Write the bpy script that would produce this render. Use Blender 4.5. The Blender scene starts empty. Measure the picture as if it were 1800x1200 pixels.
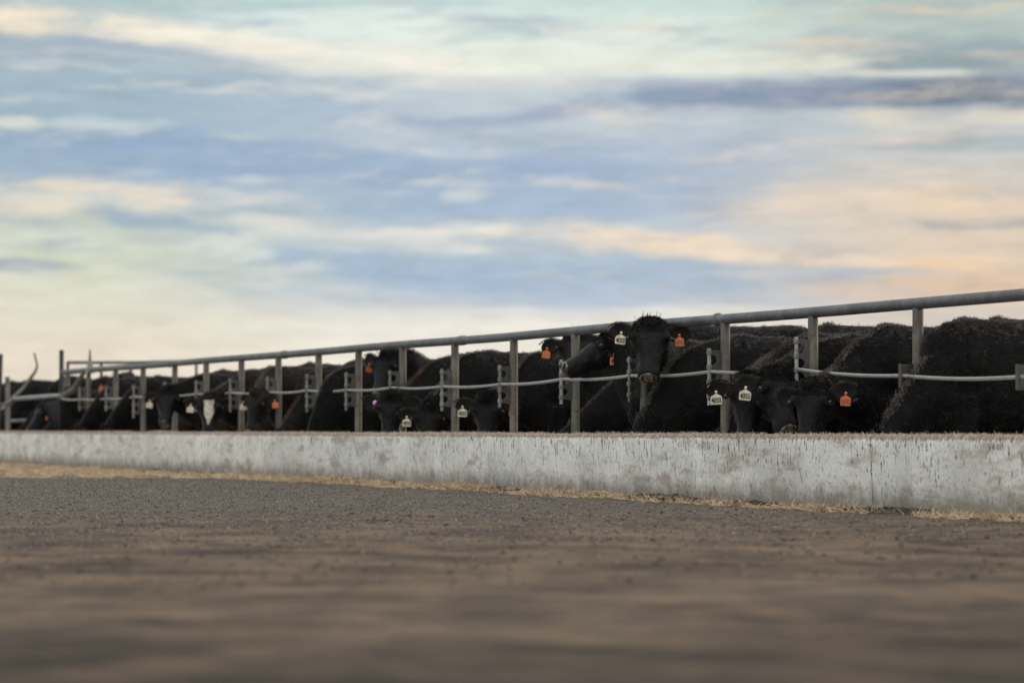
import bpy, bmesh, math, random
import numpy as np
from mathutils import Vector, Matrix, noise as mnoise

# ------------------------------------------------------------------ camera, sky, sun, exposure
scene = bpy.context.scene
C = scene.collection
TH = math.atan(2030/6750); CT, ST = math.cos(TH), math.sin(TH)
FPX, YH, EYE = 6750.0, 754.0, 0.58          # focal length in photo pixels, horizon row, eye height
# world axes: X runs across the feed row (away from the road), Y runs along it, Z up
cam = bpy.data.cameras.new('camera'); camo = bpy.data.objects.new('camera', cam); C.objects.link(camo)
camo.location = (0, 0, EYE)
camo.rotation_euler = (math.radians(90) + math.atan((YH-600)/FPX), 0, -TH)
cam.sensor_width = 36; cam.lens = 135; cam.clip_start = .1; cam.clip_end = 6000
cam.dof.use_dof = True; cam.dof.focus_distance = 31.0; cam.dof.aperture_fstop = 2.5
scene.camera = camo

SUN_AZ_RIGHT, SUN_EL = 62, 9                # degrees to the right of the view, degrees up
def s2l(c):
    c = c/255.0
    return c/12.92 if c <= .04045 else ((c+.055)/1.055)**2.4
def rgb(r, g, b): return (s2l(r), s2l(g), s2l(b), 1)

def build_world():
    w = bpy.data.worlds.new('World'); scene.world = w; w.use_nodes = True
    nt = w.node_tree; N = nt.nodes; L = nt.links
    for n in list(N): N.remove(n)
    def node(t, **k):
        n = N.new(t)
        for a, v in k.items(): setattr(n, a, v)
        return n
    def put(sock, v):
        if isinstance(v, (int, float, tuple)): sock.default_value = v
        else: L.new(v, sock)
    def math_(op, a, b=None, clamp=False):
        n = node('ShaderNodeMath', operation=op, use_clamp=clamp); put(n.inputs[0], a)
        if b is not None: put(n.inputs[1], b)
        return n.outputs[0]
    def ramp(fac, stops):
        n = node('ShaderNodeValToRGB'); cr = n.color_ramp
        while len(cr.elements) > 1: cr.elements.remove(cr.elements[-1])
        cr.elements[0].position = stops[0][0]; cr.elements[0].color = stops[0][1]
        for p, c in stops[1:]:
            e = cr.elements.new(p); e.color = c
        L.new(fac, n.inputs[0]); return n.outputs[0]
    def mix(f, a, b):
        n = node('ShaderNodeMix', data_type='RGBA'); put(n.inputs[0], f); put(n.inputs[6], a); put(n.inputs[7], b)
        return n.outputs[2]
    def maprange(v, a, b, c, d, smooth=True):
        n = node('ShaderNodeMapRange', interpolation_type='SMOOTHSTEP' if smooth else 'LINEAR')
        put(n.inputs[0], v)
        for i, q in enumerate((a, b, c, d)): n.inputs[1+i].default_value = q
        return n.outputs[0]
    tc = node('ShaderNodeTexCoord'); sep = node('ShaderNodeSeparateXYZ'); L.new(tc.outputs['Generated'], sep.inputs[0])
    dx, dy, dz = sep.outputs
    # azimuth measured from compass bearing TH, elevation slope; both in hundredths of 1/6750 rad steps
    rr = math_('SUBTRACT', math_('MULTIPLY', dx, CT), math_('MULTIPLY', dy, ST))
    ff = math_('ADD', math_('MULTIPLY', dx, ST), math_('MULTIPLY', dy, CT))
    az = math_('ARCTAN2', rr, ff)
    hor = math_('SQRT', math_('ADD', math_('MULTIPLY', dx, dx), math_('MULTIPLY', dy, dy)))
    el = math_('DIVIDE', dz, math_('MAXIMUM', hor, .001))
    SX = math_('ADD', math_('MULTIPLY', az, 67.5), 9.0)
    SY = math_('SUBTRACT', 7.54, math_('MULTIPLY', el, 67.5))
    cmb = node('ShaderNodeCombineXYZ'); L.new(SX, cmb.inputs[0]); L.new(SY, cmb.inputs[1])
    def vnoise(scale, detail, rough, sx, sy, off=0.):
        m = node('ShaderNodeMapping'); m.inputs['Scale'].default_value = (sx, sy, 1); m.inputs['Location'].default_value = (off, off*.7, off*.3)
        L.new(cmb.outputs[0], m.inputs[0])
        t = node('ShaderNodeTexNoise'); t.inputs['Scale'].default_value = scale; t.inputs['Detail'].default_value = detail; t.inputs['Roughness'].default_value = rough
        L.new(m.outputs[0], t.inputs['Vector']); return t
    wn = vnoise(1., 6, .6, .42, 1.3)
    wsub = node('ShaderNodeVectorMath', operation='SUBTRACT'); L.new(wn.outputs['Color'], wsub.inputs[0]); wsub.inputs[1].default_value = (.5, .5, .5)
    wmul = node('ShaderNodeVectorMath', operation='MULTIPLY'); L.new(wsub.outputs[0], wmul.inputs[0]); wmul.inputs[1].default_value = (1.5, .42, 0)
    wadd = node('ShaderNodeVectorMath', operation='ADD'); L.new(cmb.outputs[0], wadd.inputs[0]); L.new(wmul.outputs[0], wadd.inputs[1])
    P = wadd.outputs[0]
    brk = vnoise(1., 6, .6, .55, 2.0, 7.3).outputs['Fac']
    brkm = maprange(brk, .3, .7, .25, 1.6, False)
    y01 = node('ShaderNodeSeparateXYZ'); L.new(P, y01.inputs[0])
    T = maprange(y01.outputs[1], -1., 7.5, 0., 1., False)
    def st(lst): return [((y/100+1)/8.5, rgb(*c)) for y, c in lst]
    left = ramp(T, st([(-90,(182,203,206)),(0,(184,204,208)),(90,(172,187,203)),(200,(164,185,203)),(300,(163,184,209)),(370,(196,206,206)),(430,(212,217,203)),(520,(225,224,208)),(600,(230,223,205)),(690,(234,222,206))]))
    cent = ramp(T, st([(-90,(190,212,215)),(0,(208,226,226)),(60,(230,238,234)),(115,(236,235,228)),(165,(200,209,220)),(230,(184,197,217)),(300,(168,185,213)),(370,(174,191,215)),(420,(203,211,220)),(480,(172,192,214)),(530,(196,206,217)),(565,(234,233,225)),(650,(246,240,227))]))
    right = ramp(T, st([(-90,(176,192,192)),(0,(188,203,200)),(100,(176,190,194)),(160,(158,168,186)),(220,(200,204,208)),(330,(212,204,201)),(400,(226,207,193)),(450,(226,206,191)),(500,(222,196,176)),(540,(216,205,194)),(600,(206,200,194))]))
    cx1 = maprange(SX, 1.5, 7.5, 0., 1.); cx2 = maprange(SX, 10.5, 17., 0., 1.)
    col = mix(cx2, mix(cx1, left, cent), right)
    dark = [(150,78,260,24,2,(168,182,200),.7),(330,102,200,16,6,(170,184,202),.6),(200,150,350,42,0,(166,186,206),.5),(500,180,320,26,0,(164,186,212),.5),
     (1500,168,330,26,-1,(140,153,180),.7),(1200,176,290,22,-4,(148,162,190),.95),(950,212,240,15,-6,(166,181,208),.85),(1150,150,130,14,0,(165,176,202),.7),(1700,170,220,28,0,(112,125,147),.9),
     (1480,72,90,26,-3,(178,190,196),.7),(1630,18,130,22,0,(172,182,184),.7),(1660,112,190,24,-3,(146,163,173),.9),(1260,60,80,12,0,(205,218,218),.5),
     (100,255,230,30,6,(150,172,200),.9),(320,266,320,42,4,(152,176,208),.9),(450,302,270,26,0,(158,180,210),.8),(600,292,310,30,3,(160,180,210),.8),(930,302,190,24,4,(160,180,212),.9),
     (750,362,260,26,0,(166,185,212),.7),(1000,350,260,26,0,(170,188,216),.7),(1210,360,170,14,0,(175,188,212),.7),(250,386,130,14,8,(160,178,202),.85),(380,402,150,11,10,(165,184,208),.8),
     (60,395,70,9,8,(180,190,196),.7),(60,466,120,13,0,(166,178,190),.9),(270,466,80,12,0,(200,206,204),.5),(340,430,100,10,6,(182,198,208),.6),
     (600,456,230,24,5,(166,187,214),.85),(800,482,290,32,3,(168,188,214),.9),(1100,482,290,40,3,(170,188,212),.85),(1360,477,260,17,3,(178,190,208),.8),(1590,476,150,11,2,(178,188,205),.75),
     (1000,522,210,18,0,(178,194,214),.7),(1320,526,160,11,0,(190,198,212),.6),(1700,396,170,10,-1,(160,168,182),.9),(1730,260,160,16,-4,(182,190,200),.7),(1170,276,120,11,0,(186,197,216),.6),(700,8,200,10,0,(168,192,204),.6),(470,12,120,9,0,(172,196,208),.6)]
    bright = [(50,32,150,30,3,(250,233,214),1),(225,48,110,26,4,(249,237,222),.9),(420,76,230,26,8,(252,243,231),1),(700,102,240,22,5,(250,244,236),.95),(620,42,280,30,0,(232,242,240),.8),
     (30,222,70,14,0,(226,229,222),.8),(200,224,130,13,0,(206,221,223),.6),(80,326,190,20,3,(241,227,211),1),(285,352,110,26,2,(241,226,213),1),(60,362,120,22,0,(237,223,209),.95),
     (430,346,120,15,0,(226,223,226),.85),(470,396,150,17,8,(230,226,223),.85),(690,408,120,13,-3,(237,229,226),.95),(835,343,44,13,0,(226,227,232),.6),(900,405,130,14,3,(245,237,229),1),
     (1050,412,170,19,4,(246,231,216),1),(1230,432,220,23,6,(245,223,203),.95),(810,437,60,9,0,(222,226,232),.8),(420,446,70,15,0,(226,230,222),.7),(590,440,60,9,0,(214,220,226),.7),(750,250,210,26,0,(198,208,220),.7),
     (1000,220,220,30,0,(206,213,222),.7),(1050,110,260,30,0,(236,240,234),.8),(1300,112,190,20,0,(236,237,228),.85),(1440,112,80,14,0,(241,237,224),.9),(1560,133,160,8,0,(229,227,219),.8),
     (1560,212,100,20,0,(229,219,206),.9),(1760,206,90,19,0,(225,217,206),.8),(1300,260,70,9,0,(216,213,216),.6),(1520,282,110,12,0,(216,208,206),.5),(1500,346,270,40,-4,(239,217,199),.8),(1710,362,170,36,0,(237,213,191),.8),
     (1650,462,150,17,0,(243,211,183),.9),(1450,456,160,15,3,(243,221,201),.9),(1710,504,160,26,0,(232,200,173),.85),(1100,548,320,14,0,(236,232,226),.6),(150,430,160,22,0,(216,222,208),.6)]
    late = [(700,212,170,14,2,(160,176,206),.8),(950,200,230,15,-5,(158,173,202),.85),(1220,172,240,20,-5,(146,160,188),.9),(1480,166,260,24,-1,(134,147,174),.85),(1730,166,200,26,0,(116,129,152),.9),
     (1720,90,140,18,4,(150,166,174),.7),(300,150,260,16,-3,(160,180,200),.6),(620,150,200,12,2,(172,190,212),.6)]
    for cxp, cyp, rx, ry, rot, c, op in dark + bright + late:
        m = node('ShaderNodeMapping', vector_type='TEXTURE')
        m.inputs['Location'].default_value = (cxp/100, cyp/100, 0); m.inputs['Rotation'].default_value = (0, 0, math.radians(rot)); m.inputs['Scale'].default_value = (rx/100*1.25, ry/100*1.45, 1)
        L.new(P, m.inputs[0]); g = node('ShaderNodeTexGradient', gradient_type='SPHERICAL'); L.new(m.outputs[0], g.inputs[0])
        f = maprange(math_('MULTIPLY', g.outputs['Fac'], brkm), .02, .75, 0., op*.95)
        col = mix(f, col, rgb(*c))
    # broken streaks drawn out along the cloud sheet: thin pale ones and thin slate ones
    def tilted(rot, sx, sy, off, detail=7, rough=.62):
        m = node('ShaderNodeMapping'); m.inputs['Rotation'].default_value = (0, 0, math.radians(rot)); m.inputs['Scale'].default_value = (sx, sy, 1); m.inputs['Location'].default_value = (off, off*.6, 0)
        L.new(P, m.inputs[0]); t = node('ShaderNodeTexNoise'); t.inputs['Scale'].default_value = 1; t.inputs['Detail'].default_value = detail; t.inputs['Roughness'].default_value = rough
        L.new(m.outputs[0], t.inputs['Vector']); return t.outputs['Fac']
    band = maprange(SY, 4.6, 5.5, 1., .12)                                    # clear low sky stays clean
    pale = math_('MULTIPLY', maprange(tilted(-5, .38, 2.6, 2.7), .50, .70, 0., .58), band)
    warm = mix(maprange(SX, 6., 15., 0., 1.), (.80, .79, .76, 1), (.84, .70, .58, 1))
    col = mix(pale, col, warm)
    slate = math_('MULTIPLY', maprange(tilted(4, .30, 1.9, 9.1), .50, .70, 0., .52), band)
    col = mix(slate, col, mix(maprange(SX, 9., 16., 0., 1.), (.33, .42, .57, 1), (.33, .38, .47, 1)))
    fine = maprange(vnoise(1., 7, .65, .9, 4.2, 3.1).outputs['Fac'], .3, .7, .93, 1.10, False)
    fm = node('ShaderNodeMix', data_type='RGBA', blend_type='MULTIPLY'); fm.inputs[0].default_value = 1; L.new(col, fm.inputs[6]); L.new(fine, fm.inputs[7])
    tn = node('ShaderNodeMix', data_type='RGBA', blend_type='MULTIPLY'); tn.inputs[0].default_value = 1; L.new(fm.outputs[2], tn.inputs[6]); put(tn.inputs[7], mix(band, (1.02, 1.0, .985, 1), (.985, 1.0, .955, 1))); fm = tn
    up = maprange(el, .12, .9, 0., 1.)
    col = mix(up, fm.outputs[2], (1.0, .97, .96, 1))
    # the half of the sky away from the view is the bright side of the dusk
    away = maprange(math_('COSINE', az), .75, -.85, 0., 1.)
    glow = mix(away, (1, 1, 1, 1), (2.05, 1.98, 1.90, 1))
    gm = node('ShaderNodeMix', data_type='RGBA', blend_type='MULTIPLY'); gm.inputs[0].default_value = 1; L.new(col, gm.inputs[6]); L.new(glow, gm.inputs[7]); col = gm.outputs[2]
    sky = node('ShaderNodeTexSky', sky_type='NISHITA', sun_disc=False); sky.sun_elevation = math.radians(SUN_EL)
    sky.sun_rotation = TH + math.radians(SUN_AZ_RIGHT)
    b1 = node('ShaderNodeBackground'); L.new(sky.outputs[0], b1.inputs[0]); b1.inputs[1].default_value = .08
    b2 = node('ShaderNodeBackground'); L.new(col, b2.inputs[0]); b2.inputs[1].default_value = 1.0
    mx = node('ShaderNodeMixShader'); mx.inputs[0].default_value = .94; L.new(b1.outputs[0], mx.inputs[1]); L.new(b2.outputs[0], mx.inputs[2])
    out = node('ShaderNodeOutputWorld'); L.new(mx.outputs[0], out.inputs[0])
    w.cycles.sampling_method = 'MANUAL'; w.cycles.sample_map_resolution = 1024
build_world()

sun = bpy.data.lights.new('sun', 'SUN'); suno = bpy.data.objects.new('sun', sun); C.objects.link(suno)
sun.energy = .8; sun.angle = math.radians(14); sun.color = (1, .86, .70)
_b = TH + math.radians(SUN_AZ_RIGHT); _e = math.radians(SUN_EL)
_d = Vector((math.sin(_b)*math.cos(_e), math.cos(_b)*math.cos(_e), math.sin(_e)))   # towards the sun
suno.rotation_euler = _d.to_track_quat('Z', 'Y').to_euler()
vs = scene.view_settings; scene.display_settings.display_device = 'sRGB'
vs.view_transform = 'Standard'; vs.look = 'None'; vs.gamma = 1; vs.exposure = 0; vs.use_curve_mapping = False

rng = np.random.default_rng(7); random.seed(7)
# ------------------------------------------------------------------ measuring helpers
def atV(x, y, V):
    t = (x-900)/FPX; U = V*(CT-t*ST)/(ST+t*CT); Z = U*CT+V*ST
    return Vector((V, U, (YH-y)/FPX*Z+EYE))
def atU(x, y, U):
    t = (x-900)/FPX; V = U*(ST+t*CT)/(CT-t*ST); Z = U*CT+V*ST
    return Vector((V, U, (YH-y)/FPX*Z+EYE))

# ------------------------------------------------------------------ mesh helpers
class MB:
    def __init__(s): s.v = []; s.f = []; s.n = 0
    def add(s, vs_, fs):
        s.v += [tuple(p) for p in vs_]; s.f += [tuple(i+s.n for i in q) for q in fs]; s.n += len(vs_)
    def box(s, a, b):
        (x0,y0,z0),(x1,y1,z1) = a, b
        s.add([(x0,y0,z0),(x1,y0,z0),(x1,y1,z0),(x0,y1,z0),(x0,y0,z1),(x1,y0,z1),(x1,y1,z1),(x0,y1,z1)],
              [(0,3,2,1),(4,5,6,7),(0,1,5,4),(1,2,6,5),(2,3,7,6),(3,0,4,7)])
    def loft(s, rings, cap=True):
        n = len(rings[0]); vs_ = [p for r in rings for p in r]; fs = []
        for k in range(len(rings)-1):
            for i in range(n):
                j = (i+1) % n; fs.append((k*n+i, k*n+j, (k+1)*n+j, (k+1)*n+i))
        if cap:
            fs.append(tuple(range(n-1, -1, -1))); fs.append(tuple((len(rings)-1)*n+i for i in range(n)))
        s.add(vs_, fs)
    def tube(s, pts, r, n=12):
        pts = [Vector(p) for p in pts]; rad = r if isinstance(r, (list, tuple)) else [r]*len(pts); rings = []
        prev = None
        for k, p in enumerate(pts):
            t = (pts[min(k+1, len(pts)-1)] - pts[max(k-1, 0)]).normalized()
            if prev is None:
                a = Vector((0,0,1)) if abs(t.z) < .9 else Vector((1,0,0))
                u = t.cross(a).normalized()
            else: u = (prev - t*prev.dot(t)).normalized()
            prev = u; v = t.cross(u)
            rings.append([p + (u*math.cos(6.28318*i/n) + v*math.sin(6.28318*i/n))*rad[k] for i in range(n)])
        s.loft(rings)
    def ball(s, c, r, n=10, m=7):
        c = Vector(c); rv = r if hasattr(r, '__len__') else (r, r, r); rings = []
        for k in range(m+1):
            a = math.pi*(k+.02)/(m+.04)
            rings.append([c + Vector((rv[0]*math.sin(a)*math.cos(6.28318*i/n), rv[1]*math.sin(a)*math.sin(6.28318*i/n), -rv[2]*math.cos(a))) for i in range(n)])
        s.loft(rings)
    def mesh(s, name, mat=None, smooth=True):
        me = bpy.data.meshes.new(name); me.from_pydata(s.v, [], s.f); me.update()
        bm = bmesh.new(); bm.from_mesh(me); bmesh.ops.recalc_face_normals(bm, faces=bm.faces); bm.to_mesh(me); bm.free()
        if smooth: me.polygons.foreach_set('use_smooth', [True]*len(me.polygons))
        if smooth: me.set_sharp_from_angle(angle=math.radians(42))
        if mat: me.materials.append(mat)
        return me
    def obj(s, name, mat, parent=None, smooth=True, loc=None):
        return link(name, s.mesh(name, mat, smooth), parent, loc)
def link(name, me, parent=None, loc=None):
    o = bpy.data.objects.new(name, me); C.objects.link(o)
    if loc is not None: o.location = loc
    if parent: o.parent = parent
    return o
def tag(o, label, cat, group=None):
    o['label'] = label; o['category'] = cat
    if group: o['group'] = group
    return o
def empty(name, loc, label, cat, group=None):
    o = bpy.data.objects.new(name, None); C.objects.link(o); o.location = loc; o.empty_display_size = .1
    return tag(o, label, cat, group)
def quick_mesh(name, V, F, mat):
    """mesh from numpy arrays; F is (n,3)"""
    me = bpy.data.meshes.new(name); V = np.asarray(V, np.float32); F = np.asarray(F, np.int32)
    me.vertices.add(len(V)); me.vertices.foreach_set('co', V.ravel())
    me.loops.add(F.size); me.loops.foreach_set('vertex_index', F.ravel())
    me.polygons.add(len(F)); me.polygons.foreach_set('loop_start', np.arange(0, F.size, 3, dtype=np.int32))
    me.update(calc_edges=True); me.materials.append(mat); return me
def blades(P, D, W, length, width):
    """one slim triangle per blade: root P, direction D, side W"""
    n = len(P); length = np.asarray(length).reshape(-1, 1); width = np.asarray(width).reshape(-1, 1)
    V = np.empty((n, 3, 3)); V[:,0] = P - W*width*.5; V[:,1] = P + W*width*.5; V[:,2] = P + D*length
    return V.reshape(-1, 3), np.arange(n*3).reshape(-1, 3)
def unit(a): return a/np.maximum(np.linalg.norm(a, axis=-1, keepdims=True), 1e-9)

# ------------------------------------------------------------------ materials
def material(name, base, rough=.6, metal=0., spec=.5):
    m = bpy.data.materials.new(name); m.use_nodes = True; nt = m.node_tree
    b = nt.nodes['Principled BSDF']; b.inputs['Base Color'].default_value = (*base, 1); b.inputs['Roughness'].default_value = rough
    b.inputs['Metallic'].default_value = metal; b.inputs['Specular IOR Level'].default_value = spec
    return m, nt, b
class NT:
    def __init__(s, nt): s.nt = nt; s.N = nt.nodes; s.L = nt.links
    def n(s, t, **k):
        q = s.N.new(t)
        for a, v in k.items(): setattr(q, a, v)
        return q
    def put(s, sock, v):
        if isinstance(v, (int, float, tuple)): sock.default_value = v
        else: s.L.new(v, sock)
    def math(s, op, a, b=0., clamp=False):
        q = s.n('ShaderNodeMath', operation=op, use_clamp=clamp); s.put(q.inputs[0], a); s.put(q.inputs[1], b); return q.outputs[0]
    def coord(s, scale=(1,1,1), kind='Object'):
        t = s.n('ShaderNodeTexCoord'); m = s.n('ShaderNodeMapping'); m.inputs['Scale'].default_value = scale
        s.L.new(t.outputs[kind], m.inputs[0]); return m.outputs[0]
    def noise(s, vec, scale, detail=4, rough=.55, out='Fac'):
        q = s.n('ShaderNodeTexNoise'); q.inputs['Scale'].default_value = scale; q.inputs['Detail'].default_value = detail; q.inputs['Roughness'].default_value = rough
        s.L.new(vec, q.inputs['Vector']); return q.outputs[out]
    def rng(s, v, a, b, c=0., d=1.):
        q = s.n('ShaderNodeMapRange', interpolation_type='SMOOTHSTEP'); s.put(q.inputs[0], v)
        for i, x in enumerate((a, b, c, d)): q.inputs[1+i].default_value = x
        return q.outputs[0]
    def mix(s, f, a, b, blend='MIX'):
        q = s.n('ShaderNodeMix', data_type='RGBA', blend_type=blend); s.put(q.inputs[0], f)
        s.put(q.inputs[6], a if not (isinstance(a, tuple) and len(a) == 3) else (*a, 1)); s.put(q.inputs[7], b if not (isinstance(b, tuple) and len(b) == 3) else (*b, 1)); return q.outputs[2]
    def bump(s, h, strength, dist, bsdf):
        q = s.n('ShaderNodeBump'); q.inputs['Strength'].default_value = strength; q.inputs['Distance'].default_value = dist
        s.L.new(h, q.inputs['Height']); s.L.new(q.outputs[0], bsdf.inputs['Normal'])

def mat_ground():
    m, nt, b = material('dirt_road', (.1,.08,.065), .95, 0, .2); k = NT(nt)
    P = k.coord()
    mid = k.noise(P, 2.6, 6, .65); fin = k.noise(P, 38, 3, .7)
    pat = k.noise(k.coord((1.7, 1.35, 1)), 1.0, 7, .66); big = k.noise(k.coord((.5, .36, 1)), 1.0, 5, .6)
    tr = k.noise(k.coord((1.2, .8, 1)), 1., 7, .66)
    c = k.mix(k.rng(big, .36, .62), (.050,.039,.031), (.088,.067,.051))
    c = k.mix(k.rng(pat, .38, .62, 0, .75), c, (.185,.132,.088))                        # dry, trodden-pale patches
    c = k.mix(k.rng(tr, .45, .65, 0, .8), c, (.028,.021,.016))                        # damp dark patches
    c = k.mix(k.rng(mid, .50, .66, 0, .5), c, (.145,.112,.083))
    c = k.mix(k.rng(k.noise(P, 7.5, 5, .6), .56, .72, 0, .7), c, (.034,.029,.026))
    sp = k.n('ShaderNodeSeparateXYZ'); k.L.new(P, sp.inputs[0])
    vignette = k.rng(k.math('ADD', sp.outputs[1], k.math('MULTIPLY', big, 8.)), 11.5, 16.5, .88, 0.)      # near earth darkened in its colour, imitating lens vignetting
    c = k.mix(vignette, c, k.mix(k.rng(pat, .4, .62), (.015,.011,.008), (.050,.036,.026)))
    # loose gravel band far off, greyer
    g = k.rng(k.math('ADD', sp.outputs[1], k.math('MULTIPLY', mid, 6.)), 23, 33)
    grey = k.mix(k.rng(fin, .35, .68), (.045,.041,.039), (.165,.148,.130))
    c = k.mix(k.math('MULTIPLY', g, .8), c, grey)
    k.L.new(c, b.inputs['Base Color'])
    h = k.math('ADD', k.math('MULTIPLY', fin, .35), mid); k.bump(h, .8, .03, b); return m
def mat_concrete():
    m, nt, b = material('bunk_concrete', (.45,.45,.45), .85, 0, .3); k = NT(nt)
    P = k.coord(); sp = k.n('ShaderNodeSeparateXYZ'); k.L.new(P, sp.inputs[0]); z = sp.outputs[2]
    n1 = k.noise(P, 1.3, 6, .62); n2 = k.noise(k.coord((1, .35, 1.6)), 3.2, 6, .65)
    c = k.mix(k.rng(n1, .3, .7), (.55,.54,.525), (.75,.742,.73))
    c = k.mix(k.rng(n2, .52, .74, 0, .7), c, (.33,.285,.24))                                       # brown scuffs lying along the wall
    c = k.mix(k.rng(k.noise(k.coord((1, .9, 4.)), 1.7, 5, .6), .52, .68, 0, .7), c, (.34,.29,.245))
    drip = k.noise(k.coord((1, 9., 1.1)), 2.2, 5, .6)
    c = k.mix(k.rng(drip, .57, .77, 0, .22), c, (.30,.265,.235))                                      # faint drips
    base = k.math('ADD', z, k.math('MULTIPLY', k.math('SUBTRACT', k.noise(P, 4.5, 6, .7), .5), .34))
    c = k.mix(k.rng(base, .02, .24, .85, 0.), c, (.17,.14,.115))                                      # splashed dirt above the road
    spk = k.noise(k.coord((1, 26., 7.)), 1.6, 3, .6)
    up = k.rng(z, .10, .50, .0, .05)
    c = k.mix(k.rng(k.math('ADD', spk, up), .640, .675, 0, .92), c, (.045,.038,.034))                  # flung mud spots, longer than wide
    spk2 = k.noise(k.coord((1, 60., 24.)), 1.3, 2, .5)
    c = k.mix(k.rng(spk2, .655, .69, 0, .88), c, (.055,.046,.04))
    rag = k.math('ADD', z, k.math('MULTIPLY', k.math('SUBTRACT', k.noise(k.coord((1, 24., 5.)), 1.5, 5, .65), .5), .085))
    c = k.mix(k.rng(rag, .497, .512, 0, .92), c, k.mix(k.rng(k.noise(P, 26, 4, .7), .35, .65), (.10,.075,.06), (.36,.29,.235)))   # ragged band of licked feed along the lip
    k.L.new(c, b.inputs['Base Color'])
    k.bump(k.math('ADD', k.noise(P, 55, 4, .7), k.math('MULTIPLY', n2, 2.)), .35, .012, b); return m
def mat_steel(name, a, bcol, rust, rustamt, rough=.5, metal=.35):
    m, nt, b = material(name, a, rough, metal, .4); k = NT(nt); P = k.coord()
    c = k.mix(k.rng(k.noise(P, 5, 5, .6), .35, .65), a, bcol)
    c = k.mix(k.rng(k.noise(P, 11, 6, .7), .58-rustamt*.2, .74-rustamt*.2), c, rust)
    sp = k.noise(k.coord((3, 9, 3)), 6, 3, .6); c = k.mix(k.rng(sp, .66, .70, 0, .8), c, (.05,.045,.04))
    k.L.new(c, b.inputs['Base Color']); k.bump(k.noise(P, 60, 4, .6), .25, .004, b); return m
def mat_straw():
    m, nt, b = material('straw_litter', (.4,.3,.18), .9, 0, .2); k = NT(nt); P = k.coord()
    c = k.mix(k.rng(k.noise(P, 14, 5, .7), .3, .7), (.225,.165,.10), (.43,.33,.21))
    c = k.mix(k.rng(k.noise(k.coord((3, 1, 1)), 1.1, 5, .65), .46, .56, 0, .9), c, (.075,.06,.047))
    k.L.new(c, b.inputs['Base Color']); k.bump(k.noise(P, 40, 4, .7), .8, .02, b); return m
def mat_cable():
    m, nt, b = material('galvanised_cable', (.5,.5,.5), .45, .3, .5); k = NT(nt)
    w = k.n('ShaderNodeTexWave', wave_type='BANDS', bands_direction='DIAGONAL'); w.inputs['Scale'].default_value = 22; w.inputs['Distortion'].default_value = .4
    k.L.new(k.coord((1, 1.4, 1)), w.inputs['Vector'])
    c = k.mix(k.rng(w.outputs['Fac'], .2, .8), (.20,.20,.20), (.50,.50,.49)); c = k.mix(k.rng(k.noise(k.coord(), 4, 4, .6), .5, .7, 0, .5), c, (.24,.225,.21))
    k.L.new(c, b.inputs['Base Color']); k.bump(w.outputs['Fac'], .8, .006, b); return m
def mat_hide(name, a, bb, tip, spec=.06, rough=.5):
    m, nt, b = material(name, a, rough, 0, spec); k = NT(nt); P = k.coord()
    c = k.mix(k.rng(k.noise(P, 3.2, 5, .6), .4, .65), a, bb)
    c = k.mix(k.rng(k.noise(k.coord((1, 1, .4)), 9, 5, .65), .55, .75, 0, .6), c, tip)
    k.L.new(c, b.inputs['Base Color']); b.inputs['Sheen Weight'].default_value = .04; b.inputs['Sheen Roughness'].default_value = .45; b.inputs['Sheen Tint'].default_value = (*[min(1, x*9+.1) for x in tip], 1)
    h = k.math('ADD', k.noise(P, 70, 4, .7), k.math('MULTIPLY', k.noise(k.coord((1,1,.5)), 16, 4, .6), 1.6)); k.bump(h, .6, .016, b); return m
def mat_fur(name, a, bb):
    m, nt, b = material(name, a, .36, 0, .14); k = NT(nt)
    c = k.mix(k.rng(k.noise(k.coord(), 6, 5, .6), .38, .66), a, bb); c = k.mix(k.rng(k.noise(k.coord(), 140, 2, .5), .5, .72, 0, .8), c, tuple(x*1.6 for x in bb))
    k.L.new(c, b.inputs['Base Color']); b.inputs['Sheen Weight'].default_value = .04; return m
def mat_mottle(name, a, bb, scale, rough=.8, spec=.3):
    m, nt, b = material(name, a, rough, 0, spec); k = NT(nt)
    k.L.new(k.mix(k.rng(k.noise(k.coord(), scale, 4, .65), .35, .65), a, bb), b.inputs['Base Color']); return m
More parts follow.
